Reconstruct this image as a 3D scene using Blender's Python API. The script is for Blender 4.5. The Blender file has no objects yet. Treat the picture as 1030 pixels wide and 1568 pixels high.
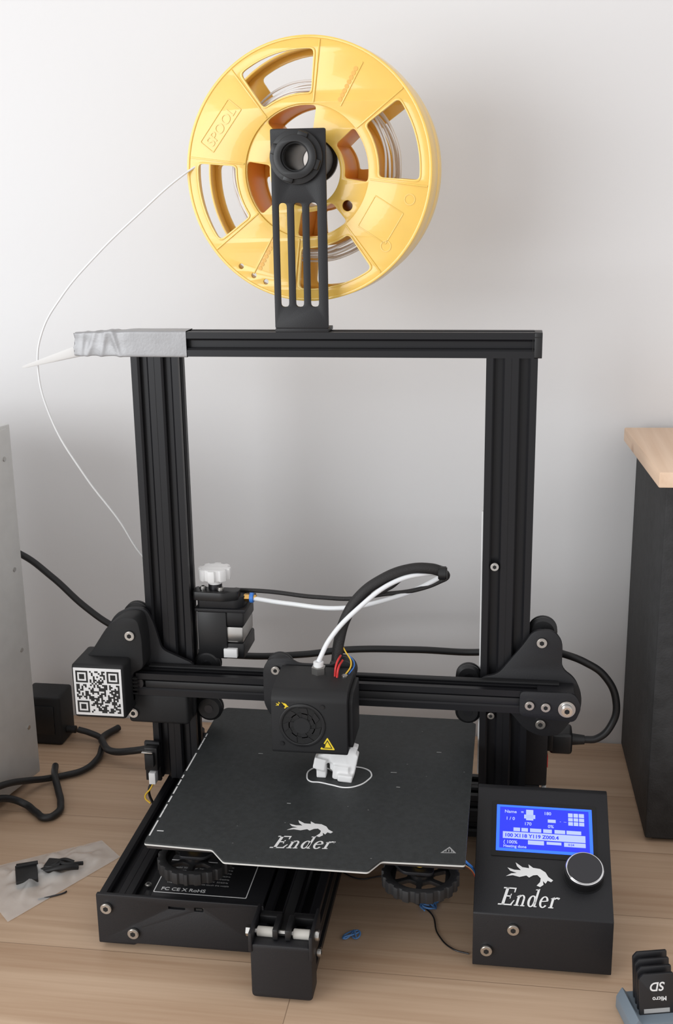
import bpy, bmesh, math, random
from mathutils import Matrix, Vector, noise
random.seed(7)
S=0.001
col=bpy.context.scene.collection
# ---------------------------------------------------------------- materials
def M(name,color,rough=.5,metal=0,bump=0,bscale=400,var=0,emis=None,es=1,coat=0,alpha=1,sss=0,spec=None,speck=0):
    m=bpy.data.materials.new(name);m.use_nodes=True;nt=m.node_tree;b=nt.nodes['Principled BSDF']
    b.inputs['Base Color'].default_value=(*color,1);b.inputs['Roughness'].default_value=rough;b.inputs['Metallic'].default_value=metal
    if coat:b.inputs['Coat Weight'].default_value=coat
    if spec is not None:b.inputs['Specular IOR Level'].default_value=spec
    if alpha<1:b.inputs['Alpha'].default_value=alpha
    if sss:
        b.inputs['Subsurface Weight'].default_value=sss;b.inputs['Subsurface Radius'].default_value=(.004,.003,.0015);b.inputs['Subsurface Scale'].default_value=1
    if emis:
        b.inputs['Emission Color'].default_value=(*emis,1);b.inputs['Emission Strength'].default_value=es
    tc=nt.nodes.new('ShaderNodeTexCoord');n=nt.nodes.new('ShaderNodeTexNoise');n.inputs['Scale'].default_value=bscale;n.inputs['Detail'].default_value=4
    nt.links.new(tc.outputs['Object'],n.inputs['Vector'])
    if bump:
        bp=nt.nodes.new('ShaderNodeBump');bp.inputs['Strength'].default_value=bump;bp.inputs['Distance'].default_value=.0004
        nt.links.new(n.outputs['Fac'],bp.inputs['Height']);nt.links.new(bp.outputs[0],b.inputs['Normal'])
    if var:
        n2=nt.nodes.new('ShaderNodeTexNoise');n2.inputs['Scale'].default_value=bscale*.15;nt.links.new(tc.outputs['Object'],n2.inputs['Vector'])
        r=nt.nodes.new('ShaderNodeValToRGB');r.color_ramp.elements[0].position=.3;r.color_ramp.elements[1].position=.7
        r.color_ramp.elements[0].color=(*[c*(1-var) for c in color],1);r.color_ramp.elements[1].color=(*[min(1,c*(1+var)) for c in color],1)
        nt.links.new(n2.outputs['Fac'],r.inputs[0]);out=r.outputs[0]
        if speck:
            # dust and plastic specks lying on the sheet
            v=nt.nodes.new('ShaderNodeTexVoronoi');v.inputs['Scale'].default_value=75;nt.links.new(tc.outputs['Object'],v.inputs['Vector'])
            k=nt.nodes.new('ShaderNodeValToRGB');k.color_ramp.elements[0].position=.03;k.color_ramp.elements[0].color=(1,1,1,1);k.color_ramp.elements[1].position=.055;k.color_ramp.elements[1].color=(0,0,0,1)
            nt.links.new(v.outputs['Distance'],k.inputs[0])
            x=nt.nodes.new('ShaderNodeMix');x.data_type='RGBA';nt.links.new(k.outputs[0],x.inputs[0]);nt.links.new(out,x.inputs[6]);x.inputs[7].default_value=(speck,speck,speck,1);out=x.outputs[2]
        nt.links.new(out,b.inputs['Base Color'])
    return m
ALU=M('black_anodised_aluminium',(.010,.010,.012),.38,.2,spec=.4)
PLATE=M('black_powder_coat',(.010,.010,.012),.5,0,.25,1500,spec=.4)
PLAS=M('black_plastic',(.010,.010,.011),.4,spec=.45)
PLASM=M('black_matte_plastic',(.012,.012,.013),.6,0,.2,900,spec=.4)
BEDM=M('magnetic_sheet',(.022,.025,.026),.55,0,.5,1800,.22,spec=.45,speck=.16)
BEDE=M('sheet_edge',(.60,.60,.58),.4)
RUB=M('rubber_cable',(.010,.010,.011),.5)
GROOVE=M('groove_dark',(.004,.004,.004),.7)
STEEL=M('zinc_steel',(.55,.54,.52),.28,1)
CHROME=M('chrome',(.75,.75,.76),.12,1)
DARKM=M('dark_metal',(.06,.06,.065),.3,.9)
YEL=M('yellow_plastic',(.88,.57,.12),.30,0,.1,300,.03,coat=.3,sss=.2)
YELD=M('shaded_yellow_plastic',(.86,.44,.07),.4,sss=.2)  # same yellow plastic, shade inside the hub put into the colour
WHITE=M('white_plastic',(.83,.83,.83),.4)
PTFE=M('white_ptfe',(.82,.84,.86),.35,sss=.1)
FIL=M('clear_filament',(.80,.81,.82),.3)
INK=M('white_ink',(.75,.75,.75),.6)
INKG=M('grey_ink',(.35,.35,.35),.6)
QRK=M('qr_black',(.01,.01,.01),.6)
BRASS=M('brass',(.75,.45,.15),.3,1)
RED=M('red_wire',(.6,.03,.03),.4)
YW=M('yellow_wire',(.8,.5,.03),.4)
BLUE=M('blue_clip',(.05,.22,.7),.4)
BLUEF=M('blue_filament_scrap',(.1,.25,.55),.35)
TAPE=M('duct_tape',(.33,.33,.34),.42,.25,.3,500,.05)
CASE=M('grey_case_paint',(.60,.60,.59),.4,.1,.1,500,.03)
BLKSP=M('speaker_vinyl',(.018,.018,.019),.7,0,1.0,600,.3)
CARD=M('card_plastic',(.012,.012,.014),.35)
HOLD=M('grey_blue_plastic',(.16,.20,.24),.5)
SCRB=M('screen_blue',(.01,.02,.4),.2,emis=(.010,.022,.95),es=.95)
SCRF=M('screen_border_blue',(.02,.1,.8),.2,emis=(.02,.12,1.0),es=1.15)
SCRT=M('screen_pixels',(.25,.3,.8),.3,emis=(.30,.36,1.0),es=1.0)
WARN=M('warning_yellow',(.85,.62,.03),.5)
NET=M('braided_sleeve',(.015,.014,.014),.6,0,1.0,1200)
BAG=M('polythene',(.88,.88,.87),.2,0,.9,60,alpha=.42)

def wood(name,c1,c2,plank=.095,scale=1.0,dirx=True):
    m=bpy.data.materials.new(name);m.use_nodes=True;nt=m.node_tree;N=nt.nodes;L=nt.links;b=N['Principled BSDF'];b.inputs['Roughness'].default_value=.5
    tc=N.new('ShaderNodeTexCoord');mp=N.new('ShaderNodeMapping');L.new(tc.outputs['Object'],mp.inputs['Vector'])
    mp.inputs['Rotation'].default_value=(0,0,0 if dirx else math.pi/2)
    br=N.new('ShaderNodeTexBrick');br.inputs['Scale'].default_value=1;br.inputs['Brick Width'].default_value=1.9;br.inputs['Row Height'].default_value=plank
    br.inputs['Mortar Size'].default_value=.0004;br.inputs['Mortar Smooth'].default_value=.5;br.inputs['Color1'].default_value=(0,0,0,1);br.inputs['Color2'].default_value=(1,1,1,1);br.inputs['Mortar'].default_value=(.5,.5,.5,1)
    L.new(mp.outputs[0],br.inputs['Vector'])
    ad=N.new('ShaderNodeVectorMath');ad.operation='MULTIPLY_ADD';ad.inputs[1].default_value=(3,5,7);L.new(br.outputs['Color'],ad.inputs[0]);L.new(mp.outputs[0],ad.inputs[2])
    def stretch(sx,sy):
        q=N.new('ShaderNodeMapping');q.inputs['Scale'].default_value=(sx,sy,sy);L.new(ad.outputs[0],q.inputs[0]);return q
    q1=stretch(1.6*scale,26*scale);n1=N.new('ShaderNodeTexNoise');n1.inputs['Scale'].default_value=1;n1.inputs['Detail'].default_value=3;n1.inputs['Distortion'].default_value=.8;L.new(q1.outputs[0],n1.inputs['Vector'])
    q2=stretch(6*scale,200*scale);n2=N.new('ShaderNodeTexNoise');n2.inputs['Scale'].default_value=1;n2.inputs['Detail'].default_value=5;L.new(q2.outputs[0],n2.inputs['Vector'])
    mx=N.new('ShaderNodeMath');mx.operation='MULTIPLY_ADD';mx.inputs[1].default_value=.4;L.new(n2.outputs['Fac'],mx.inputs[0])
    m2=N.new('ShaderNodeMath');m2.operation='MULTIPLY';m2.inputs[1].default_value=.7;L.new(n1.outputs['Fac'],m2.inputs[0]);L.new(m2.outputs[0],mx.inputs[2])
    r=N.new('ShaderNodeValToRGB');r.color_ramp.elements[0].position=.36;r.color_ramp.elements[1].position=.68
    r.color_ramp.elements[0].color=(*c1,1);r.color_ramp.elements[1].color=(*c2,1);L.new(mx.outputs[0],r.inputs[0])
    hs=N.new('ShaderNodeMix');hs.data_type='RGBA';hs.blend_type='MULTIPLY';hs.inputs[0].default_value=1
    rr_=N.new('ShaderNodeValToRGB');rr_.color_ramp.elements[0].color=(.92,.90,.89,1);rr_.color_ramp.elements[1].color=(1,1,1,1);L.new(br.outputs['Color'],rr_.inputs[0])
    L.new(r.outputs[0],hs.inputs[6]);L.new(rr_.outputs[0],hs.inputs[7])
    sm=N.new('ShaderNodeMix');sm.data_type='RGBA';L.new(br.outputs['Fac'],sm.inputs[0]);L.new(hs.outputs[2],sm.inputs[6]);sm.inputs[7].default_value=(*[c*.6 for c in c1],1)
    q3=stretch(8*scale,12*scale);v=N.new('ShaderNodeTexVoronoi');v.inputs['Scale'].default_value=1;v.inputs['Randomness'].default_value=1;L.new(q3.outputs[0],v.inputs['Vector'])
    nk=N.new('ShaderNodeTexNoise');nk.inputs['Scale'].default_value=60;L.new(ad.outputs[0],nk.inputs['Vector'])
    ak=N.new('ShaderNodeMath');ak.operation='MULTIPLY_ADD';ak.inputs[1].default_value=.06;L.new(nk.outputs['Fac'],ak.inputs[0]);L.new(v.outputs['Distance'],ak.inputs[2])
    kr=N.new('ShaderNodeValToRGB');kr.color_ramp.elements[0].position=.07;kr.color_ramp.elements[0].color=(1,1,1,1);kr.color_ramp.elements[1].position=.14;kr.color_ramp.elements[1].color=(0,0,0,1)
    L.new(ak.outputs[0],kr.inputs[0])
    km=N.new('ShaderNodeMix');km.data_type='RGBA';L.new(kr.outputs[0],km.inputs[0]);L.new(sm.outputs[2],km.inputs[6]);km.inputs[7].default_value=(c1[0]*.6,c1[1]*.45,c1[2]*.35,1)
    L.new(km.outputs[2],b.inputs['Base Color'])
    bp=N.new('ShaderNodeBump');bp.inputs['Strength'].default_value=.15;bp.inputs['Distance'].default_value=.0005;L.new(n2.outputs['Fac'],bp.inputs['Height']);L.new(bp.outputs[0],b.inputs['Normal'])
    return m
PINE=wood('pine_planks',(.44,.285,.18),(.61,.44,.305))
PINE2=wood('birch_top',(.66,.45,.30),(.80,.60,.44),plank=.4,dirx=False)
def wallmat():
    m=bpy.data.materials.new('painted_plaster');m.use_nodes=True;nt=m.node_tree;N=nt.nodes;L=nt.links;b=N['Principled BSDF'];b.inputs['Roughness'].default_value=.85
    tc=N.new('ShaderNodeTexCoord');n=N.new('ShaderNodeTexNoise');n.inputs['Scale'].default_value=3;n.inputs['Detail'].default_value=4;L.new(tc.outputs['Object'],n.inputs['Vector'])
    r=N.new('ShaderNodeValToRGB');r.color_ramp.elements[0].color=(.72,.715,.72,1);r.color_ramp.elements[1].color=(.76,.755,.76,1);L.new(n.outputs['Fac'],r.inputs[0]);L.new(r.outputs[0],b.inputs['Base Color'])
    n2=N.new('ShaderNodeTexNoise');n2.inputs['Scale'].default_value=120;n2.inputs['Detail'].default_value=6;L.new(tc.outputs['Object'],n2.inputs['Vector'])
    bp=N.new('ShaderNodeBump');bp.inputs['Strength'].default_value=.15;bp.inputs['Distance'].default_value=.001;L.new(n2.outputs['Fac'],bp.inputs['Height']);L.new(bp.outputs[0],b.inputs['Normal'])
    return m
WALL=wallmat()
# ---------------------------------------------------------------- helpers (millimetres in, metres out)
def root(name):
    e=bpy.data.objects.new(name,None);e.empty_display_size=.05;col.objects.link(e);return e
def fin(name,me,par,mat,T=None,ang=35):
    if T is not None: me.transform(T)
    me.transform(Matrix.Scale(S,4))
    for p in me.polygons:p.use_smooth=True
    me.set_sharp_from_angle(angle=math.radians(ang))
    if mat:
        me.materials.clear()
        me.materials.append(mat)
    o=bpy.data.objects.new(name,me);col.objects.link(o)
    if par:o.parent=par
    return o
def tomesh(bm,name):
    bmesh.ops.recalc_face_normals(bm,faces=bm.faces[:])
    me=bpy.data.meshes.new(name);bm.to_mesh(me);bm.free();return me
def box(name,par,mat,x0,x1,y0,y1,z0,z1,bev=.4,T=None,seg=2):
    bm=bmesh.new();bmesh.ops.create_cube(bm,size=1)
    for v in bm.verts:v.co=((x0+x1)/2+v.co.x*(x1-x0),(y0+y1)/2+v.co.y*(y1-y0),(z0+z1)/2+v.co.z*(z1-z0))
    if bev:bmesh.ops.bevel(bm,geom=bm.edges[:],offset=bev,segments=seg,affect='EDGES',profile=.5)
    return fin(name,tomesh(bm,name),par,mat,T)
AX={'X':Matrix.Rotation(math.pi/2,4,'Y'),'Y':Matrix.Rotation(-math.pi/2,4,'X'),'Z':Matrix.Identity(4)}
def cyl(name,par,mat,c,axis,r,h,seg=32,bev=.3,T=None,r2=None):
    bm=bmesh.new();bmesh.ops.create_cone(bm,cap_ends=True,segments=seg,radius1=r,radius2=r if r2 is None else r2,depth=h)
    if bev:
        es=[e for e in bm.edges if len(e.link_faces)==2 and any(len(f.verts)>4 for f in e.link_faces)]
        bmesh.ops.bevel(bm,geom=es,offset=bev,segments=2,affect='EDGES')
    bmesh.ops.translate(bm,verts=bm.verts[:],vec=(0,0,h/2))
    m=Matrix.Translation(c)@AX[axis]
    bmesh.ops.transform(bm,matrix=m,verts=bm.verts[:])
    return fin(name,tomesh(bm,name),par,mat,T)
def curve2mesh(cu,name):
    o=bpy.data.objects.new('tmp',cu);col.objects.link(o)
    dg=bpy.context.evaluated_depsgraph_get();me=bpy.data.meshes.new_from_object(o.evaluated_get(dg));me.name=name
    bpy.data.objects.remove(o);bpy.data.curves.remove(cu);return me
def prism(name,par,mat,loops,axis,a0,a1,bev=0,T=None,ang=35):
    cu=bpy.data.curves.new(name,'CURVE');cu.dimensions='2D';cu.fill_mode='BOTH';cu.extrude=abs(a1-a0)/2-bev;cu.bevel_depth=bev;cu.bevel_resolution=1;cu.offset=-bev
    for lp in loops:
        s=cu.splines.new('POLY');s.points.add(len(lp)-1)
        for i,(x,y) in enumerate(lp):s.points[i].co=(x,y,0,1)
        s.use_cyclic_u=True
    me=curve2mesh(cu,name);me.transform(Matrix.Translation((0,0,(a0+a1)/2)))
    if axis=='Y':P=Matrix(((1,0,0,0),(0,0,1,0),(0,1,0,0),(0,0,0,1)))
    elif axis=='X':P=Matrix(((0,0,1,0),(1,0,0,0),(0,1,0,0),(0,0,0,1)))
    else:P=Matrix.Identity(4)
    me.transform(P)
    bm=bmesh.new();bm.from_mesh(me);bmesh.ops.remove_doubles(bm,verts=bm.verts[:],dist=1e-4);bmesh.ops.recalc_face_normals(bm,faces=bm.faces[:]);bm.to_mesh(me);bm.free()
    return fin(name,me,par,mat,T,ang)
def tube(name,par,mat,pts,r,cyc=False,T=None,res=4):
    cu=bpy.data.curves.new(name,'CURVE');cu.dimensions='3D';cu.bevel_depth=r;cu.bevel_resolution=res;cu.use_fill_caps=True;cu.resolution_u=12
    s=cu.splines.new('BEZIER');s.bezier_points.add(len(pts)-1)
    for i,p in enumerate(pts):
        b=s.bezier_points[i];b.co=p;b.handle_left_type=b.handle_right_type='AUTO'
    s.use_cyclic_u=cyc
    return fin(name,curve2mesh(cu,name),par,mat,T,60)
def text(name,par,mat,body,size,T,shear=0,weight=0,depth=.1,wscale=1,space=1):
    cu=bpy.data.curves.new(name,'FONT');cu.body=body;cu.size=size;cu.shear=shear;cu.offset=weight;cu.extrude=depth;cu.space_character=space;cu.resolution_u=4
    me=curve2mesh(cu,name)
    return fin(name,me,par,mat,T@Matrix.Diagonal((wscale,1,1,1)))
def serif_logo(name,par,mat,T,cap,width):
    # hand-drawn slanted serif lettering: E n d e r
    P=[]
    def q(ox,*pts):P.append([(ox+x,y) for x,y in pts])
    def R(ox,x0,x1,y0,y1):q(ox,(x0,y0),(x1,y0),(x1,y1),(x0,y1))
    def arc(ox,cx,cy,rx,ry,ix,iy,a0,a1,n=14):
        for i in range(n):
            a,b=[math.radians(a0+(a1-a0)*k/n) for k in(i,i+1)]
            q(ox,(cx+ix*math.cos(a),cy+iy*math.sin(a)),(cx+rx*math.cos(a),cy+ry*math.sin(a)),(cx+rx*math.cos(b),cy+ry*math.sin(b)),(cx+ix*math.cos(b),cy+iy*math.sin(b)))
    o=0
    R(o,.14,.30,0,1);R(o,0,.70,.93,1);q(o,(.62,.93),(.64,.74),(.70,.74),(.70,.93));R(o,.30,.54,.48,.55);R(o,.49,.54,.38,.65)
    R(o,-.04,.72,0,.07);q(o,(.62,.07),(.72,.07),(.80,.30),(.74,.30))
    o=.84
    R(o,.07,.20,.05,.58);R(o,0,.27,0,.05);q(o,(0,.52),(.07,.50),(.20,.58),(.20,.63));arc(o,.31,.40,.19,.23,.08,.17,0,150);R(o,.39,.50,.05,.42);R(o,.33,.58,0,.05)
    o=1.52
    arc(o,.22,.31,.23,.33,.10,.27,0,360,24);R(o,.36,.48,.04,1);q(o,(.26,.94),(.36,.94),(.48,1),(.48,1.03),(.26,.98));R(o,.40,.56,0,.05)
    o=2.16
    arc(o,.24,.31,.24,.33,.12,.27,35,325,20);q(o,(.12,.31),(.45,.36),(.45,.41),(.12,.36));arc(o,.24,.31,.24,.33,.12,.27,15,36,3)
    o=2.72
    R(o,.07,.20,.05,.58);R(o,0,.28,0,.05);q(o,(0,.52),(.07,.50),(.20,.58),(.20,.63));arc(o,.34,.36,.20,.26,.12,.18,50,140,8);q(o,(.38,.50),(.46,.50),(.50,.58),(.42,.62))
    W=3.25;bm=bmesh.new()
    for p in P:bm.faces.new([bm.verts.new((x/W*width+y*cap*.27,y*cap,0)) for x,y in p])
    r=bmesh.ops.extrude_face_region(bm,geom=bm.faces[:]);bmesh.ops.translate(bm,verts=[v for v in r['geom'] if isinstance(v,bmesh.types.BMVert)],vec=(0,0,.12))
    return fin(name,tomesh(bm,name),par,mat,T)
def circ(cx,cy,r,n=32,a0=0):return [(cx+r*math.cos(a0+2*math.pi*i/n),cy+r*math.sin(a0+2*math.pi*i/n)) for i in range(n)]
def fillet(poly,r,n=4):
    out=[];L=len(poly)
    for i in range(L):
        p=Vector(poly[i]);a=Vector(poly[i-1])-p;b=Vector(poly[(i+1)%L])-p
        ra=min(r,a.length*.45);rb=min(r,b.length*.45);A=p+a.normalized()*ra;B=p+b.normalized()*rb
        for k in range(n+1):
            t=k/n;q=A*(1-t)**2+p*2*t*(1-t)+B*t*t;out.append((q.x,q.y))
    return out
def rect(x0,x1,y0,y1,r=0):
    p=[(x0,y0),(x1,y0),(x1,y1),(x0,y1)]
    return fillet(p,r) if r else p
def slotprofile(n,m,u0,v0):
    W,H=n*20,m*20;P=[]
    def face(L,f):
        k=int(L/20)
        P.append(f(0,0))
        for i in range(k):
            c=10+20*i
            for du,dv in((-4.7,0),(-3.1,1.6),(-3.1,5.8),(3.1,5.8),(3.1,1.6),(4.7,0)):P.append(f(c+du,dv))
            if i<k-1:
                P.append(f(c+9.6,0));P.append(f(c+9.6,.3));P.append(f(c+10.4,.3));P.append(f(c+10.4,0))
    face(W,lambda t,d:(u0+t,v0+d));face(H,lambda t,d:(u0+W-d,v0+t));face(W,lambda t,d:(u0+W-t,v0+H-d));face(H,lambda t,d:(u0+d,v0+H-t))
    return P
def extr(name,par,axis,u0,v0,n,m,a0,a1,holes=True):
    return prism(name,par,ALU,[slotprofile(n,m,u0,v0)],axis,a0,a1)
def bolt(par,x,y,z,r=4,axis='-Y',mat=STEEL,h=3):
    if axis=='-Y':
        cyl('bolt_head',par,mat,(x,y-h,z),'Y',r,h,24,.6)
        cyl('bolt_socket',par,GROOVE,(x,y-h-.1,z),'Y',r*.5,.3,6,0)
    elif axis=='Z':
        cyl('bolt_head',par,mat,(x,y,z),'Z',r,h,24,.6);cyl('bolt_socket',par,GROOVE,(x,y,z+h-.2),'Z',r*.5,.3,6,0)
    elif axis=='X':
        cyl('bolt_head',par,mat,(x,y,z),'X',r,h,24,.6);cyl('bolt_socket',par,GROOVE,(x+h-.2,y,z),'X',r*.5,.3,6,0)
def wheel(par,x,y,z,r=12,w=10):
    prof=[(r-2.5,0),(r,2),(r,3.5),(r-1.5,5),(r,6.5),(r,8),(r-2.5,10)]
    bm=bmesh.new();n=32;rings=[]
    for rr_,yy in prof:rings.append([bm.verts.new((x+rr_*math.cos(2*math.pi*i/n),y+yy*w/10,z+rr_*math.sin(2*math.pi*i/n))) for i in range(n)])
    for a,b in zip(rings,rings[1:]):
        for i in range(n):bm.faces.new((a[i],a[(i+1)%n],b[(i+1)%n],b[i]))
    bm.faces.new(rings[0]);bm.faces.new(rings[-1])
    fin('v_wheel',tomesh(bm,'v_wheel'),par,PLAS)
    cyl('wheel_bearing',par,DARKM,(x,y-.6,z),'Y',4,w+1.2,20,.3)

# ---------------------------------------------------------------- room
wb=box('wall_back',None,WALL,-1600,1600,212,332,-750,1700,0)
fl=box('floor',None,wood('oak_floor',(.30,.19,.11),(.42,.28,.17),.14),-1600,1600,-2400,212,-790,-750,0)
desk=root('wooden_desk')
box('desk_top',desk,PINE,-800,800,-430,209,-28,0,2)
for lx in(-760,700):
    for ly in(-400,140):box('desk_leg',desk,PINE,lx,lx+60,ly,ly+60,-750,-28,3)
box('desk_apron',desk,PINE,-700,700,-395,-373,-110,-28,1);box('desk_apron_rear',desk,PINE,-700,700,150,172,-110,-28,1)

# ---------------------------------------------------------------- printer
pr=root('desktop_3d_printer')
for x in(-134,147):
    for y in(-150,80):cyl('rubber_foot',pr,PLASM,(x,y,0),'Z',11,5,24,.5)
for y in(-190,40):cyl('rubber_foot',pr,PLASM,(-5,y,0),'Z',9,7,24,.5)
extr('base_beam_left',pr,'Y',-154,4.5,2,2,-183,105)
extr('base_beam_right',pr,'Y',127,4.5,2,2,-172,105)
extr('base_cross_beam',pr,'X',0,4.5,2,2,-114,127)
extr('upright_left',pr,'Z',-165,0,2,1,44.5,426)
extr('upright_right',pr,'Z',125,0,2,1,44.5,426)
box('upright_lit_side_strip',pr,WHITE,123.6,124.9,12,17,60,298,.3)  # added white strip, paints in the lit inner side of the upright
extr('top_bar',pr,'X',0,426,1,1,-166,162)
prism('top_bar_end_cap',pr,PLAS,[rect(0,20,426,446,1)],'X',162,168,.4)
box('end_cap_slot',pr,GROOVE,160.5,161,-.2,0,429,443,0)
box('end_cap_slot_b',pr,GROOVE,161,167,-.2,0,442,442.8,0)
slots=[fillet(rect(c-3.3,c+3.3,466,546),3.2,4) for c in(-34.6,-22.6,-10.6)]
prism('spool_holder_plate',pr,PLATE,[fillet([(-43,449),(0,449),(0,601),(-43,601)],1.5)]+slots+[circ(-22.5,580,10.5)],'Y',0,3,.3)
box('spool_holder_foot',pr,PLATE,-43,0,0,24,446,449,.4)
bolt(pr,-32,12,449,3,'Z');bolt(pr,-11,12,449,3,'Z')
def ring(name,par,mat,cx,cz,ro,ri,y0,y1,bev=.3,n=48):
    return prism(name,par,mat,[circ(cx,cz,ro,n),circ(cx,cz,ri,n)],'Y',y0,y1,bev)
ring('holder_nut_flange',pr,PLAS,-22.5,580,20.5,13,-4,0)
ring('holder_nut_ring',pr,PLAS,-22.5,580,16.5,11.0,-9,-4,.5)
ring('holder_nut_inner',pr,PLASM,-22.5,580,11.5,9.8,-6,0,.2)
for k in range(4):
    a=math.radians(20+90*k);T=Matrix.Translation((-22.5,0,580))@Matrix.Rotation(a,4,'Y')
    box('holder_nut_lug',pr,PLAS,13,19.5,-7.5,-3,-4,4,.8,T)
ring('holder_roller_tube',pr,PLAS,-22.5,580,16,10.5,3,88,.3)
ring('holder_roller_lip',pr,PLAS,-22.5,580,19,10.5,84,90,.4)

# X gantry
extr('x_gantry_bar',pr,'X',-28,137.5,1,1,-168,172)
box('x_belt',pr,RUB,-160,190,-27,-25.5,144.5,150.5,.1)
box('x_belt_upper',pr,PLASM,-160,190,-16,-10,158.5,160,.2)
rp=[(111,141),(128,160),(140,163),(160,190),(168,203),(184,204),(192,194),(192,170),(203,162),(209,148),(209,134),(200,122),(192,110),(176,108),(163,114),(150,130),(132,134)]
prism('gantry_plate_right',pr,PLATE,[fillet(rp,6)],'Y',-8,-4,.4)
prism('belt_tensioner_plate',pr,PLATE,[fillet([(158,136.5),(203,133),(208,147),(202,158.5),(158,158.5)],5)],'Y',-31,-28,.4)
box('belt_tensioner_block',pr,PLATE,172,202,-28,-8,137,158,.8)
for x,z,r in((166,147,3.8),(179,146,3.8)):bolt(pr,x,-31,z,r)
cyl('tensioner_washer',pr,STEEL,(196,-33,145),'Y',7,2,32,.4);bolt(pr,196,-33,145,4.5,mat=CHROME,h=4)
bolt(pr,175,-8,193,4.2);bolt(pr,176,-8,120,4.2)
for x,z,r in((176,197,12),(176,118,12),(115,153,11),(115,121,11)):wheel(pr,x,5,z,r)
lp=[(-180,150),(-208,174),(-190,203),(-176,210),(-162,209),(-156,196),(-150,172),(-122,160),(-122,112),(-128,106),(-150,105),(-166,110),(-178,112)]
prism('gantry_plate_left',pr,PLATE,[fillet(lp,5)],'Y',-8,-4,.4)
prism('x_motor_cover',pr,PLASM,[fillet([(-217,128),(-217,166),(-206,176),(-190,200),(-177,209),(-163,208),(-160,190),(-160,162),(-171,158),(-171,126),(-178,123)],6)],'Y',-30,-8,1.5)
box('x_motor_housing',pr,PLASM,-217,-171,-50,-8,124,173,3,seg=3)
bolt(pr,-170,-30,193,4.2);bolt(pr,-173,-24,119,4.2)
box('lower_cover',pr,PLASM,-178,-124,-24,-8,109,137,3,seg=3)
for x,z in((-176,197),(-176,118),(-114,154),(-114,112)):wheel(pr,x,5,z)
cyl('x_belt_pulley',pr,DARKM,(-168,-27,148),'Y',6,8,24,.3)
for i in range(5):box('cover_rib',pr,GROOVE,-170.5,-166,-30.5,-30.2,139+i*3.4,140.4+i*3.4,0)
box('qr_sticker',pr,WHITE,-215,-173,-50.6,-50,127,170,.25)
bm=bmesh.new();n=25;cs=38.0/n
fp=lambda i,j:max(abs(i-3),abs(j-3)) in(0,1,3)
for i in range(n):
    for j in range(n):
        on=random.random()<.5
        for (oi,oj) in((0,0),(n-7,0),(0,n-7)):
            if -1<=i-oi<=7 and -1<=j-oj<=7:
                on=(0<=i-oi<7 and 0<=j-oj<7) and fp(i-oi,j-oj)
        if on:
            x=-213+i*cs;z=167.5-j*cs
            bm.faces.new([bm.verts.new((x,-50.75,z)),bm.verts.new((x+cs,-50.75,z)),bm.verts.new((x+cs,-50.75,z-cs)),bm.verts.new((x,-50.75,z-cs))])
fin('qr_code',tomesh(bm,'qr'),pr,QRK)
cp=[(-54,140),(-54,172),(-48,181),(-30,181),(-24,177),(4,177),(10,181),(18,181),(24,172),(24,128),(-48,128)]
prism('carriage_plate',pr,PLATE,[fillet(cp,5)],'Y',-38,-35,.4)
for x,z in((-43,171),(-24,168),(14,171)):bolt(pr,x,-38,z,3.6)
for x,z in((-41,170),(12,170),(-15,126)):wheel(pr,x,-32,z,12,9)
# print head
hp=[(-90,122),(-90,169),(-84,175),(-62,177),(-40,177),(-40,122)]
prism('print_head_shroud',pr,PLASM,[fillet(hp,3)],'X',-37,24,1)
prism('shroud_side_duct',pr,PLASM,[fillet([(-84,126),(-84,166),(-76,171),(-44,171),(-44,126)],3)],'X',24,27.5,.8)
ring('fan_rim',pr,PLAS,-12,147,18.5,16,-91.2,-90,.3)
cyl('fan_recess',pr,GROOVE,(-12,-90.4,147),'Y',16.2,.3,40,0)
ring('fan_ring',pr,PLAS,-12,147,10.8,10,-91,-90.3,0)
for k in range(7):
    a0=2*math.pi*k/7;pts=[];
    for i in range(7):
        r=6+i*1.55;a=a0+i*.07;pts.append((-12+r*math.cos(a),147+r*math.sin(a)))
    for i in range(6,-1,-1):
        r=6+i*1.55;a=a0+i*.07+.55-.02*i;pts.append((-12+r*math.cos(a),147+r*math.sin(a)))
    prism('fan_blade',pr,PLAS,[pts],'Y',-91,-90.2)
cyl('fan_hub',pr,PLASM,(-12,-91.6,147),'Y',7,1.6,32,.4)
for sx in(-1,1):
    for sz in(-1,1):cyl('fan_screw',pr,PLAS,(-12+sx*16.5,-91,147+sz*16.5),'Y',1.8,1,16,.3)
prism('warning_sticker',pr,WARN,[fillet([(2,127),(14,127),(8,137.5)],1)],'Y',-90.4,-90)
prism('warning_sticker_border',pr,QRK,[[(4,128.2),(12,128.2),(8,135.4)],[(5,128.8),(11,128.8),(8,134.2)]],'Y',-90.6,-90.35)
dragon=[(45,0),(50,6),(51,12),(46,17),(40,16),(34,12),(30,15),(20,12),(10,14),(0,12),(8,17),(16,18),(6,21),(2,26),(12,23),(22,23),(16,29),(14,35),(24,28),(34,27),(33,33),(40,28),(50,27),(58,22),(62,15),(69,10),(66,7),(61,9),(58,4),(54,8),(55,2),(50,-2)]
prism('shroud_logo',pr,WARN,[[( -33+x*.15,161+y*.15) for x,y in dragon]],'Y',-90.3,-89.9)
cyl('bolt_small',pr,STEEL,(18,-60,176.5),'Z',2.5,2,16,.3)
cyl('tube_coupler_base',pr,STEEL,(-4,-55,176),'Z',6,7,6,.4)
cyl('tube_coupler_collar',pr,WHITE,(-4,-55,183),'Z',4.2,4,24,.4)
box('thermal_block',pr,DARKM,-14,8,-78,-52,117,122,.5)
cyl('nozzle',pr,BRASS,(-3,-66,112),'Z',1,5,16,0,r2=4)
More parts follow.
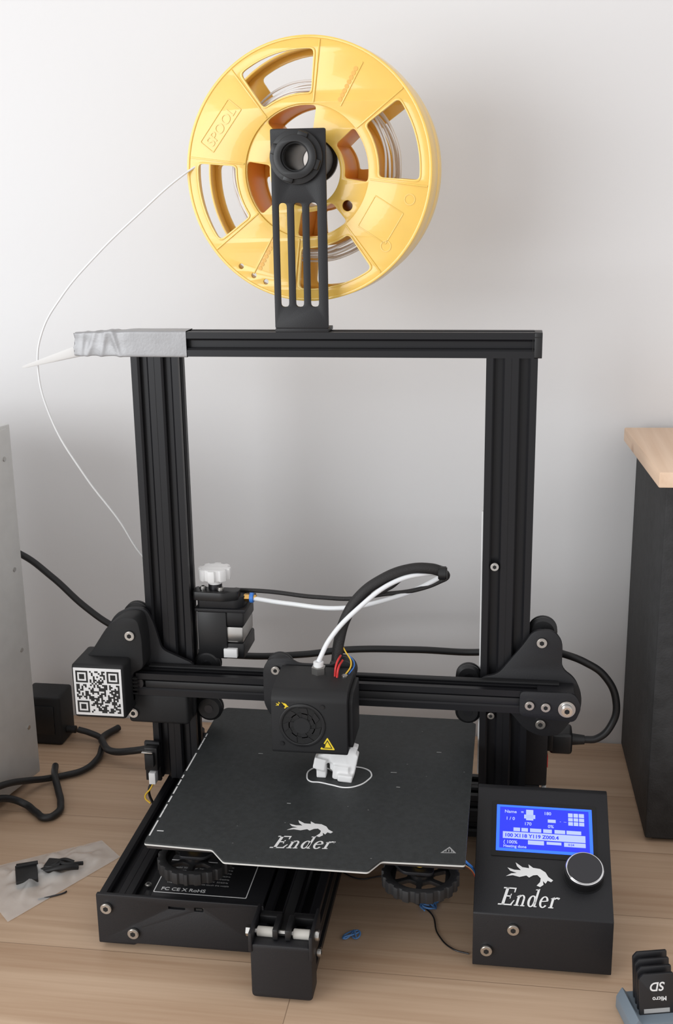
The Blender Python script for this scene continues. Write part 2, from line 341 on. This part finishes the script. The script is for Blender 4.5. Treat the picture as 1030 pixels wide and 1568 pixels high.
tube('red_wire',pr,RED,[(10,-60,176),(11,-58,186),(13,-50,190),(12,-40,186)],.9)
tube('red_wire',pr,RED,[(12,-62,176),(13,-60,184),(15,-50,187)],.9)
tube('yellow_wire',pr,YW,[(17,-58,176),(22,-50,184),(16,-42,192),(10,-38,200)],.6)
tube('blue_wire',pr,BLUE,[(20,-55,176),(24,-46,183),(16,-40,190)],.5)
# bowden tube and sleeves
tube('bowden_tube',pr,PTFE,[(-74,18,213),(-40,5,214),(10,-5,215.5),(50,0,224),(84,0,240),(92,-5,248),(84,-15,252),(56,-30,249),(27,-42,229),(5,-50,205),(-4,-55,187)],2.0)
tube('upper_cable_sleeve',pr,NET,[(-95,30,216),(-60,20,219),(-15,10,219),(25,5,222),(48,0,233),(62,-5,245),(82,-10,251),(94,-8,252),(97,-5,247),(90,0,240),(70,0,232),(35,5,224),(22,5,220)],1.9)
tube('braided_cable_sleeve',pr,NET,[(9,-42,183),(11,-40,200),(16,-36,218),(27,-33,236),(44,-28,249),(66,-22,257),(84,-18,257),(92,-15,254)],4.6)
cyl('sleeve_clamp',pr,PLAS,(90,-17,253),'X',5.8,7,24,.8)
# heated bed
bx0,bx1=-114,121
bed=[(bx0,-188),(-62,-190),(-50,-205),(54,-205),(62,-190),(bx1,-188),(bx1,38),(bx1-6,47),(bx0+6,47),(bx0,38)]
prism('magnetic_build_sheet',pr,BEDM,[fillet(bed,2)],'Z',92.8,94.2)
prism('build_sheet_backing',pr,BEDE,[fillet([(x,y-.6 if y<0 else y+.4) for x,y in bed],2)],'Z',91.8,92.8)
prism('heated_bed_plate',pr,DARKM,[fillet([(bx0,-186),(bx1,-186),(bx1,46),(bx0,46)],3)],'Z',88,91.8)
prism('bed_insulation',pr,PLASM,[rect(bx0+5,bx1-5,-180,40,3)],'Z',84,88)
for i in range(14):
    y=-178+i*12.5+random.uniform(-2,2);box('edge_wear',pr,INK,bx0+.8,bx0+1.9,y,y+random.uniform(8,12),94.1,94.3,0)
box('corner_wear',pr,INK,bx0+5,bx0+10,-172,-171,94.1,94.3,0)
for (x,y,w_) in((55,-60,5),(62,-84,3),(-60,-40,4),(-20,-120,3),(90,-20,4)):box('sheet_scuff',pr,INKG,x,x+w_,y,y+.8,94.15,94.25,0)
T0=Matrix.Translation((-20,-184.5,94.2))@Matrix.Rotation(math.radians(5),4,'Z')
serif_logo('bed_logo_text',pr,INK,T0,16.5,45)
prism('bed_logo_emblem',pr,INK,[[(x*.5,y*.62) for x,y in dragon]],'Z',0,.12,T=Matrix.Translation((-12,-166,94.2))@Matrix.Rotation(math.radians(4),4,'Z'))
prism('hot_surface_symbol',pr,INKG,[[(103,-176),(114,-175),(109,-167)],[(104.6,-175.2),(112.2,-174.5),(109,-169)]],'Z',94.2,94.3)
for k in range(3):tube('heat_wave_mark',pr,INKG,[(106.5+k*2,-174,94.3),(107+k*2,-173,94.3),(106.5+k*2,-172,94.3),(107+k*2,-171,94.3)],.25)
car=[(-92,-178),(-72,-178),(-30,-110),(32,-110),(76,-178),(98,-178),(98,-160),(60,-100),(60,-40),(98,20),(98,38),(76,38),(32,-30),(-30,-30),(-72,38),(-92,38),(-92,20),(-55,-40),(-55,-100),(-92,-160)]
prism('bed_carriage_plate',pr,PLATE,[fillet(car,4)],'Z',75.5,78,.3)
def knob(x,y,z):
    pts=[]
    for i in range(160):
        a=2*math.pi*i/160;r=27.0+1.5*(math.cos(a*20)>0);pts.append((x+r*math.cos(a),y+r*math.sin(a)))
    prism('levelling_knob_rim',pr,PLASM,[pts,circ(x,y,22,48)],'Z',z,z+9,.5)
    prism('levelling_knob_web',pr,PLASM,[circ(x,y,22.5,48)]+[fillet([(x+ro*math.cos(a),y+ro*math.sin(a)) for ro,a in((10,a0-.35),(20,a0-.42),(20,a0+.42),(10,a0+.35))],2) for a0 in[k*math.pi/3 for k in range(6)]],'Z',z+3,z+6,.2)
    cyl('levelling_knob_hub',pr,PLAS,(x,y,z+2),'Z',8,7,24,.4)
    cyl('levelling_knob_nut',pr,BRASS,(x,y,z+8.5),'Z',4,1.5,6,.2)
    cyl('levelling_screw',pr,STEEL,(x,y,z+4),'Z',1.6,90-z-4,12,0)
    sp=[(x+4.2*math.cos(t*.9),y+4.2*math.sin(t*.9),78.5+t*.16) for t in range(0,41)]
    tube('levelling_spring',pr,YW,sp,.5,res=2)
for x,y in((-82,-166),(88,-168),(-82,25),(88,25)):knob(x,y,64)
# Y rail
YR=-5.5
TY=Matrix.Translation((YR,0,0))
extr('y_rail',pr,'Y',-19+YR,7,2,2,-214,70)
for x in(-32,34):
    for y in(-95,-30):
        cyl('y_wheel',pr,PLAS,(x+YR,y,30),'Z',12,10,32,1.2);cyl('y_wheel_axle',pr,STEEL,(x+YR,y,28),'Z',2.5,47,12,0)
prism('y_rail_end_cap',pr,PLATE,[fillet([(-21,3),(23,3),(23,46),(-21,46)],3.5)],'Y',-231,-213,1.2,T=TY)
box('tensioner_side_left',pr,PLATE,-22,-19.5,-232,-196,40,55,.6,TY)
box('tensioner_side_right',pr,PLATE,21,23.5,-232,-196,36,55,.6,TY)
box('tensioner_top_left',pr,PLAS,-19,-3,-207,-200,46,53,1,TY);box('tensioner_top_right',pr,PLAS,5,21,-207,-200,46,53,1,TY)
CREAM=M('cream_plastic',(.50,.48,.44),.45)
cyl('idler_left',pr,CREAM,(-18,-219,48.5),'X',3.6,12,24,.4,TY);cyl('idler_right',pr,CREAM,(8,-219,48.5),'X',3.6,12,24,.4,TY)
box('tensioner_clip',pr,PLAS,-6,-2,-226,-206,47,55,.8,TY);box('tensioner_clip',pr,PLAS,3,7,-226,-206,47,55,.8,TY)
cyl('idler_axle',pr,STEEL,(-25,-219,48.5),'X',2.2,51,16,.2,TY)
cyl('idler_nut',pr,STEEL,(-26,-219,48.5),'X',4,3,6,.2,TY);bolt(pr,23.5+YR,-219,48.5,4,'X');bolt(pr,23.5+YR,-212,30,3.5,'X')
box('y_belt',pr,RUB,-3,4,-222,60,48,49.2,.2,TY)
# control box
box('control_box',pr,PLATE,-113.5,-27,-183,-62,5,46,.8)
prism('control_box_front',pr,PLATE,[fillet([(-155,4.5),(-127,4.5),(-125,6),(-30,6),(-26,8),(-26,46.5),(-155,46.5)],1.2),rect(-99,-86,38,40.2,.5),rect(-79,-72,37.5,40.8,.5)],'Y',-186.5,-183.5,.3)
box('usb_port',pr,STEEL,-79,-72,-184,-181,37.5,40.8,.1);box('card_slot',pr,GROOVE,-99,-86,-184,-183,38,40.2,0)
box('usb_tongue',pr,GROOVE,-77.8,-73.2,-186,-183.8,38.3,39.8,0)
bolt(pr,-147,-186.5,35.5,4.3);bolt(pr,-127,-186.5,15.5,4.3)
bolt(pr,-119,-170,46,2.6,'Z',h=1.6)
lab=Matrix.Translation((0,0,46.05))
prism('spec_label_frame',pr,INK,[rect(-113,-41,-178,-133,1),rect(-112.3,-41.7,-177.3,-133.7,1)],'Z',0,.08,T=lab)
def tx(b,x,y,s,**k):return text('spec_label_text',pr,INKG,b,s,Matrix.Translation((x,y,46.1)),depth=.03,**k)
text('spec_label_marks',pr,INK,'FC CE X RoHS',5.5,Matrix.Translation((-108,-174.5,46.1)),depth=.03,weight=.08)
for i in range(7):tx('Model 3D printer  input 100-240V  50/60Hz',-106,-165+i*4.2,2.6) if i else tx('Warning Hot surface do not touch the nozzle',-106,-165,2.6)
# screen module
cyl_T=Matrix(((1,0,0,0),(0,.898,-.440,-175.5),(0,.440,.898,47.1),(0,0,0,1)))
prism('screen_housing',pr,PLATE,[fillet([(-175.5,3),(-175.5,47),(-77,95.1),(-72,95.3),(-68,92),(-68,50),(-150,3)],1.2)],'X',127,227,.6)
LZ=Matrix.Translation((0,0,.25))
def sl(name,mat,loops,a0,a1,bev=0):return prism(name,pr,mat,loops,'Z',a0,a1,bev,T=cyl_T@LZ)
sl('screen_bezel',GROOVE,[rect(138.5,217.5,48,97,1)],-.3,.25)
sl('display_border',SCRF,[rect(142,214.5,52.5,93.5,.5)],.2,.45)
sl('display_panel',SCRB,[rect(144.5,212,55,91.5,.3)],.45,.6)
def px(x0,x1,s0,s1,m=None):sl('display_pixels',m or SCRT,[rect(x0,x1,s0,s1)],.6 if not m else .66,.66 if not m else .72)
def dt(b,x,s,z,m=None,**k):text('display_text',pr,m or SCRT,b,z,cyl_T@LZ@Matrix.Translation((x,s,.62 if not m else .70)),depth=.03,**k)
dt('Name   =',148,86.3,3.8,weight=.07);px(164.5,170,80.5,90);px(163,171.5,82,85.5);dt('170',163,76,3.8,weight=.07);dt('1 / 0',149,80,3.8,weight=.08)
dt('180',178,86.3,3.8,weight=.07);px(181,187,79.5,82.3);dt('0%',181,74.8,3.8,weight=.07);dt('-  --',190,80,3.4)
px(196.5,208.5,78,89)
for i in range(2):px(196.5,208.5,81.2+i*3.6,81.8+i*3.6,SCRB);px(200+i*4,200.6+i*4,78,89,SCRB)
for (a,b_) in((155,160),(161,166),(167.5,176),(177.5,184),(186,194),(195,206)):px(a,b_,70.1,73.3)
px(147,209,63.4,69.4);dt('100 X118 Y119 Z000.4',148.2,64.8,4.3,SCRB,weight=.12)
dt('( 100%',147.5,59.1,3.8,weight=.08);px(166,178,59.1,62.7);px(180,191,60.0,62.4);px(193,209,59.1,62.7);dt('0:24',196,60,2.6,SCRB,weight=.04)
dt('Heating done',147.5,55.7,3.2,weight=.08)
LG=cyl_T@Matrix.Translation((145,7.5,.3))
serif_logo('screen_logo_text',pr,INK,LG,14.5,42.5)
prism('screen_logo_emblem',pr,INK,[[(x*.5,y*.52) for x,y in dragon]],'Z',0,.1,T=cyl_T@Matrix.Translation((150,25,.3)))
cyl('dial_base',pr,PLAS,(207,36,0),'Z',15,1.2,48,.3,T=cyl_T)
cyl('dial_skirt',pr,DARKM,(207,36,1),'Z',14.4,8.5,64,.5,T=cyl_T);cyl('dial_ring',pr,CHROME,(207,36,9.2),'Z',14.2,1.5,64,.7,T=cyl_T,r2=13)
cyl('dial_face',pr,DARKM,(207,36,10.4),'Z',12.6,.7,64,.2,T=cyl_T)
bolt(pr,156,-175.5,36,4.2);bolt(pr,137,-175.5,17,4.2)
# extruder
box('extruder_motor_top',pr,PLAS,-121,-80,8,50,189,203,2);box('extruder_motor_mid',pr,STEEL,-120,-81,9,49,174,189,2)
box('extruder_motor_bottom',pr,PLAS,-121,-80,8,50,160,174,2);box('extruder_motor_plug',pr,WHITE,-98,-86,4,10,162,170,.5)
box('extruder_bracket_side',pr,PLAS,-121,-95,6,9,160,203,1)
box('extruder_base',pr,PLATE,-123,-78,6,52,203,206,.4)
prism('extruder_body',pr,PLATE,[fillet([(-121,8),(-86,8),(-80,14),(-80,36),(-121,36)],3)],'Z',206,216,.5)
prism('extruder_lever',pr,PLAS,[fillet([(-124,4),(-96,2),(-84,8),(-84,20),(-100,18),(-124,20)],3)],'Z',214,222,.8)
for x,y in((-116,12),(-100,10),(-90,26)):bolt(pr,x,y,216 if x>-95 else 222,3.2,'Z')
cyl('extruder_shaft',pr,STEEL,(-106,16,203),'Z',3,34,16,.2);cyl('extruder_gear',pr,DARKM,(-106,16,222),'Z',6,5,24,.3)
cyl('extruder_fitting',pr,BRASS,(-81,18,213.5),'X',3.6,5,6,.3);cyl('extruder_clip',pr,BLUE,(-76,18,213.5),'X',4.5,3.5,16,.5);cyl('fitting_collar',pr,BRASS,(-72.6,18,213.5),'X',2.8,2.5,16,.3)
gp=[]
for i in range(96):
    a=2*math.pi*i/96;r=14.2 if math.cos(a*8)>-.35 else 11.8;gp.append((-106+r*math.cos(a),16+r*math.sin(a)))
prism('extruder_knob',pr,WHITE,[gp],'Z',231,241,.7);cyl('extruder_knob_stem',pr,WHITE,(-106,16,226),'Z',6,6,24,.4)
# z end stop
box('z_endstop_bracket',pr,PLATE,-172,-158,-6,-2,44,82,.5);box('z_endstop_board',pr,PLAS,-170,-158,-14,-6,58,80,.8)
box('z_endstop_switch',pr,PLASM,-168,-160,-19,-14,64,76,.5);box('z_endstop_lever',pr,STEEL,-170,-160,-21,-18,78,79,.1)
box('z_endstop_plug',pr,WHITE,-166,-160,-17,-8,46,57,.5);tube('endstop_wire',pr,YW,[(-163,-12,46),(-166,-14,40),(-170,-18,34),(-164,-22,30)],.8)
tube('endstop_wire_black',pr,RUB,[(-165,-10,46),(-168,-12,38),(-166,-10,24),(-160,-8,12)],1.2)
box('z_motor',pr,PLASM,-122,-80,24,66,4,44,2);box('z_motor_bracket',pr,PLATE,-128,-78,20,70,44,47,.5)
# power supply
box('power_supply',pr,PLATE,140,184,22,72,46,158,1.2)
box('power_switch',pr,RED,184,185,30,38,60,70,.3);box('power_inlet',pr,PLAS,184,189,34,60,74,98,.5)
box('power_supply_foot',pr,PLATE,140,178,22,72,4,46,1)
box('white_wire_plug',pr,WHITE,180,184,20,30,34,44,.4)
bolt(pr,135,0,255,3.4);bolt(pr,134.5,0,122,3)
for k,(m,dx) in enumerate(((RED,0),(YW,3),(WHITE,6),(RUB,9),(BLUE,12))):
    tube('bed_wire',pr,m,[(104+dx*.4,-140,79),(114+dx*.5,-146,70),(122+dx*.2,-140,62),(128,-120,40)],1)

# ---------------------------------------------------------------- white print on the bed
fg=root('printed_figurine')
bm=bmesh.new()
def blob(c,s,rot=0):
    r=bmesh.ops.create_cube(bm,size=1);v=r['verts']
    bmesh.ops.transform(bm,matrix=Matrix.Translation(c)@Matrix.Rotation(rot,4,'Y')@Matrix.Diagonal((*s,1)),verts=v)
for c,s,r in(((0,-72,99),(8,8,10),0),((-1,-73,107),(10,9,10),.2),((4,-70,111),(10,9,9),-.3),((9,-70,104),(5,6,8),0),((16,-72,100),(13,11,12),.1),((20,-77,97),(12,9,6),.1),((15,-70,110),(12,11,14),-.25),((24,-70,106),(9,10,19),.2),((26,-70,118),(6,8,9),.3),((20,-70,116),(9,9,8),.6)):blob(c,s,r)
me=tomesh(bm,'fig');o=fin('figurine_body',me,fg,WHITE)
md=o.modifiers.new('r','REMESH');md.mode='VOXEL';md.voxel_size=.0009;md.use_smooth_shade=True
md=o.modifiers.new('s','SMOOTH');md.iterations=4
tube('print_skirt',fg,WHITE,[(-12,-74,94.5),(-11,-64,94.5),(-4,-58,94.5),(3,-60,94.5),(8,-64,94.5),(15,-62,94.5),(20,-56,94.5),(34,-57,94.5),(40,-66,94.5),(38,-76,94.5),(31,-86,94.5),(22,-90,94.5),(10,-87,94.5),(0,-84,94.5),(-8,-83,94.5)],.6,True,res=2)

# ---------------------------------------------------------------- spool
spl=root('filament_spool')
TS=Matrix.Translation((-19.0,22,569.5))@Matrix.Rotation(math.radians(-7),4,'Z')
def sec(r0,r1,a,h,rc=4):
    a=math.radians(a);h=math.radians(h);n=10;p=[]
    for i in range(n+1):p.append((r1,a-h+2*h*i/n))
    for i in range(n+1):p.append((r0,a+h-2*h*i/n))
    q=[(r*math.cos(t),r*math.sin(t)) for r,t in p]
    out=[];L=len(q);corn={0,n,n+1,2*n+1}
    for i in range(L):
        if i in corn:
            P=Vector(q[i]);A=Vector(q[i-1])-P;B=Vector(q[(i+1)%L])-P
            A2=P+A.normalized()*min(rc,A.length*.8);B2=P+B.normalized()*min(rc,B.length*.8)
            for k in range(5):
                t=k/4;z=A2*(1-t)**2+P*2*t*(1-t)+B2*t*t;out.append((z.x,z.y))
        else:out.append(q[i])
    return out
WA=[15+90*k for k in range(4)]
R=100
def flange(y0,y1,R,nm):
    holes=[sec(59,91,a,20) for a in WA]+[circ(93*math.cos(math.radians(b)),93*math.sin(math.radians(b)),2.2,16) for b in(232,240,247)]
    prism(nm,spl,YEL,[circ(0,0,R,128),circ(0,0,51,96)]+holes,'Y',y0,y1,.3,T=TS)
flange(0,2.2,R,'flange_front');flange(50,52.2,97,'flange_back')
def sring(nm,mat,ro,ri,y0,y1,b=.3):prism(nm,spl,mat,[circ(0,0,ro,128),circ(0,0,ri,128)],'Y',y0,y1,b,T=TS)
sring('rim_front',YEL,R+.8,R-1.5,-.6,24,.5);sring('rim_back',YEL,98,96,40,53.4,.5)
sring('hub_barrel',YELD,53,51,.3,52.2)
sring('hub_bore',YELD,29.5,27,2,52.2)
webh=[sec(31,50,a,25,3) for a in WA]+[circ(42*math.cos(math.radians(b)),42*math.sin(math.radians(b)),4.2,24) for b in(321,)]
prism('hub_web_front',spl,YEL,[circ(0,0,51.5,64),circ(0,0,27.2,48)]+webh,'Y',1.5,3.5,.2,T=TS)
prism('hub_web_back',spl,YEL,[circ(0,0,51.5,64),circ(0,0,28,48)]+[sec(31,50,a+10,22,3) for a in WA],'Y',49,51,.2,T=TS)
for a in WA:
    for sgn in(-1,1):
        b=math.radians(a+sgn*22.5);T=TS@Matrix.Rotation(-b,4,'Y')
        box('flange_rib',spl,YEL,52,98,-.8,.2,-.6,.6,.2,T=T)
        b2=math.radians(a+sgn*27);T=TS@Matrix.Rotation(-b2,4,'Y');box('hub_fin',spl,YELD,29,51.5,3,50,-.8,.8,.2,T=T)
    prism('window_lip',spl,YEL,[sec(57.8,92.2,a,21,4.5),sec(59,91,a,20)],'Y',-.6,.3,.1,T=TS)
for a in(60,240):
    T=TS@Matrix.Rotation(-math.radians(a),4,'Y')
    for i in range(8):
        cyl('gauge_notch',spl,YELD,(60+i*3.6,-.3,2),'Y',1.7,.5,16,0,T=T)
    box('gauge_rib',spl,YEL,56,92,-.6,.1,-1.2,-.2,.1,T=T)
T=TS@Matrix.Rotation(math.radians(32),4,'Y');prism('embossed_frame',spl,YEL,[rect(57,84,-14,14,1),rect(57.8,83.2,-13.2,13.2,1)],'Y',-.4,.1,.1,T=T)
F2=Matrix(((1,0,0,0),(0,0,-1,0),(0,1,0,0),(0,0,0,1)))
text('embossed_text',spl,YEL,'SPOOL',11,TS@F2@Matrix.Translation((-78,20,.2))@Matrix.Rotation(math.radians(52),4,'Z'),depth=.3)
prism('embossed_text_frame',spl,YEL,[rect(-3,38,-3,11,1),rect(-2.4,37.4,-2.4,10.4,1)],'Z',.1,.5,.1,T=TS@F2@Matrix.Translation((-78,20,0))@Matrix.Rotation(math.radians(52),4,'Z'))
for b in(345,318):
    b=math.radians(b);ringc=(86*math.cos(b),86*math.sin(b))
    prism('recycling_mark',spl,YEL,[circ(*ringc,4.5,24),circ(*ringc,3.6,24)],'Y',-.4,.1,0,T=TS)
for k,(rr_,yy) in enumerate(((62,12),(66,20),(61,28),(68,34),(64,40),(65,16),(70,26),(63,44))):
    pts=[(rr_*math.cos(2*math.pi*i/16)+random.uniform(-1,1),yy+random.uniform(-2,2),rr_*math.sin(2*math.pi*i/16)+random.uniform(-1,1)) for i in range(16)]
    tube('wound_filament',spl,FIL,pts,.95,True,T=TS,res=2)
tube('loose_filament',spl,FIL,[(-88,50,590),(-121,30,569),(-160,22,537),(-194,18,507),(-228,18,472),(-247,18,443),(-253,18,415),(-245,18,370),(-219,20,319),(-192,24,278),(-174,28,245),(-150,32,222),(-122,24,214)],.85,res=2)

# ---------------------------------------------------------------- taped filament guide
tp=root('duct_tape_wrap')
bm=bmesh.new();NX=90
cs_=fillet([(-.6,425.4),(20.6,425.4),(20.6,446.7),(-.6,446.7)],1.2,3)
cs2=[]
for i in range(len(cs_)):
    a=Vector(cs_[i]);b=Vector(cs_[(i+1)%len(cs_)]);k=max(1,int((b-a).length/1.5))
    for j in range(k):cs2.append(a.lerp(b,j/k))
rows=[]
def crease(x,z):
    s=0
    for (cx,sl_,w,h) in((-188,.25,2.6,.9),(-177,-.3,2.4,.9),(-199,.4,2.4,.8),(-207,.15,2,.6)):
        d=(x-cx-(z-436)*sl_)/w;s+=h*math.exp(-d*d)
    return s
for i in range(NX+1):
    x=-214+97*i/NX;f=max(0,min(1,(x+214)/46));f=f*f*(3-2*f);k=.55+.45*f
    row=[]
    for p in cs2:
        cy,cz=10,436
        d=Vector((p.x-cy,p.y-cz));dn=d.normalized()
        am=max(0,min(1,(-163-x)/12))
        nv=.15*noise.noise(Vector((x*.04,p.x*.05,p.y*.05)))+am*(crease(x,p.y)-.6+1.0*noise.noise(Vector((x*.08,p.x*.08,p.y*.08))))
        q=Vector((cy+d.x*k,cz+d.y*(.92+.08*f)-(1-f)*1))+dn*max(nv,-.9)
        row.append(bm.verts.new((x+(noise.noise(Vector((p.x*.2,p.y*.2,3)))*3 if i==0 else 0),q.x,q.y)))
    rows.append(row)
nn=len(cs2)
for a,b in zip(rows,rows[1:]):
    for i in range(nn):bm.faces.new((a[i],a[(i+1)%nn],b[(i+1)%nn],b[i]))
bm.faces.new(rows[0])
fin('tape_layer',tomesh(bm,'tape'),tp,TAPE,ang=50)
cone=bmesh.new();rr2=[]
for t in range(9):
    f=t/8;x=-264+56*f;z=414.5+16*f;r=1.1+4.9*f**.9
    rr2.append([cone.verts.new((x,12+r*.35*math.cos(a),z+r*math.sin(a)+(.4*math.sin(3*a)))) for a in[2*math.pi*k/20 for k in range(20)]])
for a,b in zip(rr2,rr2[1:]):
    for i in range(20):cone.faces.new((a[i],a[(i+1)%20],b[(i+1)%20],b[i]))
cone.faces.new(rr2[0])
fin('paper_guide_funnel',tomesh(cone,'cone'),tp,M('white_paper',(.68,.67,.66),.7))

# ---------------------------------------------------------------- surroundings
pc=root('computer_case')
TP=Matrix.Translation((-304,67,0))@Matrix.Rotation(math.radians(-12.2),4,'Z')
box('case_body',pc,CASE,-200,-1.2,-420,0,6,355,1.5,T=TP);box('case_side_panel',pc,CASE,-1.6,0,-416,-6,10,352,.5,T=TP)
for z in(60,140,220,325):cyl('case_rivet',pc,STEEL,(-.2,-14,z),'X',2.2,.8,16,.2,T=TP)
for y in(-30,-390):
    for x in(-180,-20):cyl('case_foot',pc,PLASM,(x,y,0),'Z',9,6.2,20,.3,T=TP)
spk=root('speaker_cabinet')
TK=Matrix.Translation((265,203,0))@Matrix.Rotation(math.radians(1.6),4,'Z')@Matrix.Translation((-265,-203,0))
TK2=Matrix.Translation((251,200,0))@Matrix.Rotation(math.radians(3.6),4,'Z')@Matrix.Translation((-251,-200,0))
box('cabinet_body',spk,BLKSP,265,478,17,200,4,322,1.5,TK);box('cabinet_top',spk,PINE2,251,495,8,192,322,335,1.2,TK2)
box('cabinet_plinth',spk,PLAS,272,470,24,196,0,4,.3,TK)
ps=root('power_adapter')
box('adapter_body',ps,PLASM,-352,-309,135,172,0,54,3,seg=3);box('adapter_ridge',ps,PLAS,-345,-316,133.5,136,12,44,1)
cyl('adapter_lead_boot',ps,RUB,(-309,150,12),'X',4,10,16,.5)
pcb=root('power_cable')
tube('mains_lead_rear',pcb,RUB,[(-345,110,222),(-331,120,214),(-300,122,190),(-268,122,160),(-239,122,140),(-190,122,122),(-110,120,116),(-50,120,120),(-6,120,127),(60,120,130),(122,118,131),(165,90,150),(195,56,158),(215,50,153),(232,50,141),(243,50,117),(240,50,95),(228,48,82),(216,48,80)],3.3)
cyl('plug_strain_relief',pcb,RUB,(204,48,80),'X',5.5,14,24,1,r2=4);box('plug_body',pcb,PLAS,186,206,36,60,70,90,3,seg=3)
ub=root('data_cable')
tube('adapter_lead',ub,RUB,[(-297,150,12),(-285,150,9),(-271,146,5),(-263,124,4),(-260,100,4),(-266,78,4),(-280,66,4),(-293,54,6),(-302,32,15),(-309,5,26),(-316,-25,34)],3.2)
tube('cable_run',ub,RUB,[(-158,100,30),(-190,100,24),(-220,98,18),(-245,106,12),(-262,128,9),(-270,150,5),(-262,175,4)],3.6)
tube('cable_loop',ub,RUB,[(-316,-25,24),(-307,-2,14),(-295,4,6),(-280,-6,4),(-267,-14,4),(-260,-4,4),(-264,14,4),(-274,34,5),(-286,56,9),(-296,82,5)],3.4)

bag=root('plastic_bag')
bm=bmesh.new();c4=[Vector((-300,-104,0)),Vector((-205,-40,0)),Vector((-180,-64,0)),Vector((-238,-166,0))]
G=44;vs=[]
for i in range(G+1):
    for j in range(G+1):
        u,v=i/G,j/G;p=(c4[0]*(1-u)+c4[1]*u)*(1-v)+(c4[3]*(1-u)+c4[2]*u)*v
        e=min(u,1-u,v,1-v)*4;e=min(1,e)
        z=.8+e*(3.5+3.5*abs(noise.noise(Vector((p.x*.035,p.y*.035,1))))+4.5*noise.noise(Vector((p.x*.12,p.y*.09,5))))
        vs.append(bm.verts.new((p.x,p.y,max(z,.5))))
for i in range(G):
    for j in range(G):
        k=i*(G+1)+j;bm.faces.new((vs[k],vs[k+1],vs[k+G+2],vs[k+G+1]))
fin('bag_film',tomesh(bm,'bag'),bag,BAG,ang=180)
TB=Matrix.Translation((-246,-106,0))@Matrix.Rotation(math.radians(25),4,'Z')
box('bagged_bracket',bag,PLAS,-10,8,-13,13,.3,7.5,.8,T=TB);box('bagged_bracket_lip',bag,PLAS,-9,9,9,13,3,9,.5,T=TB)
tube('bagged_tie',bag,RUB,[(-240,-100,4),(-228,-96,8),(-222,-86,8),(-214,-84,5)],2);tube('bagged_tie',bag,RUB,[(-236,-92,4),(-226,-90,8),(-218,-92,8),(-206,-84,5)],1.8)
tube('bagged_tie',bag,RUB,[(-234,-100,5),(-220,-98,8),(-208,-90,5)],2.4)
box('bagged_clip',bag,PLAS,-235,-222,-99,-86,1,9.5,.8)
tube('allen_key',bag,DARKM,[(-226,-134,1),(-216,-128,1),(-208,-122,1),(-207,-120,1)],.7)

mc=root('memory_card_holder')
TM=Matrix.Translation((236,-238,0))@Matrix.Rotation(math.radians(14),4,'Z')
prism('holder_body',mc,HOLD,[fillet([(0,0),(0,9),(4,16),(7,12),(36,12),(39,16),(44,9),(44,0)],1)],'Y',0,34,.5,T=TM)
for k in range(4):
    TK=TM@Matrix.Translation((8+k*.6,8+k*6,8+k*1.5))@Matrix.Rotation(math.radians(-12),4,'X')
    prism('memory_card',mc,CARD,[fillet([(0,0),(24,0),(24,32),(3,32),(0,29)],.8)],'Y',0,2.1,.2,T=TK)
    if k==0:
        text('card_label',mc,INK,'SD',8.5,TK@Matrix.Translation((18,-.1,26))@F2@Matrix.Rotation(math.pi,4,'Z'),depth=.05,weight=.15,shear=.2)
        text('card_label',mc,INK,'Micro',4.2,TK@Matrix.Translation((19,-.1,16))@F2@Matrix.Rotation(math.pi,4,'Z'),depth=.05,weight=.08)
        box('card_stripe',mc,INKG,3,21,-.12,0,5,8,0,T=TK)

sc=root('filament_scraps')
for (x,y,k) in((90,-108,0),(33,-150,1),(94,-101,2)):
    random.seed(k+3)
    tube('scrap_strand',sc,BLUEF,[(x+random.uniform(-7,7),y+random.uniform(-6,6),1+random.uniform(0,3)) for i in range(9)],.7,res=2)
tube('loose_wire',sc,DARKM,[(72,-95,.8),(92,-112,.8),(100,-140,1),(112,-156,.9),(124,-160,.8)],.6,res=2)
tube('loose_wire',sc,DARKM,[(10,-60,.8),(30,-72,1),(50,-66,1),(66,-74,.8)],.6,res=2)

# ---------------------------------------------------------------- lights, world, camera
def area(name,loc,target,sx,sy,p,c):
    l=bpy.data.lights.new(name,'AREA');l.shape='RECTANGLE';l.size=sx;l.size_y=sy;l.energy=p;l.color=c
    o=bpy.data.objects.new(name,l);o.location=loc;o.rotation_euler=(Vector(target)-Vector(loc)).to_track_quat('-Z','Y').to_euler();col.objects.link(o)
area('window_daylight',(-1.7,-1.9,.62),(0,0,.3),2.1,1.3,46,(.95,.98,1))
w=bpy.data.worlds.new('room_light');bpy.context.scene.world=w;w.use_nodes=True;bg=w.node_tree.nodes['Background'];bg.inputs[0].default_value=(1,.985,.985,1);bg.inputs[1].default_value=.86
bpy.context.scene.view_settings.view_transform='Standard'
cam=bpy.data.cameras.new('camera');cam.sensor_fit='VERTICAL';cam.sensor_height=36;cam.lens=36*1790.37/1568.4;cam.clip_start=.01
co=bpy.data.objects.new('camera',cam);col.objects.link(co)
pit,yaw,rol=.26605,.15138,-.01503
Fv=Vector((-math.sin(yaw)*math.cos(pit),math.cos(yaw)*math.cos(pit),-math.sin(pit)));Rv=Vector((math.cos(yaw),math.sin(yaw),0));Uv=Rv.cross(Fv)
c_,s_=math.cos(rol),math.sin(rol);R2=c_*Rv+s_*Uv;U2=-s_*Rv+c_*Uv
mw=Matrix((( R2.x,U2.x,-Fv.x,.14524),(R2.y,U2.y,-Fv.y,-.92414),(R2.z,U2.z,-Fv.z,.55258),(0,0,0,1)))
co.matrix_world=mw
bpy.context.scene.camera=co
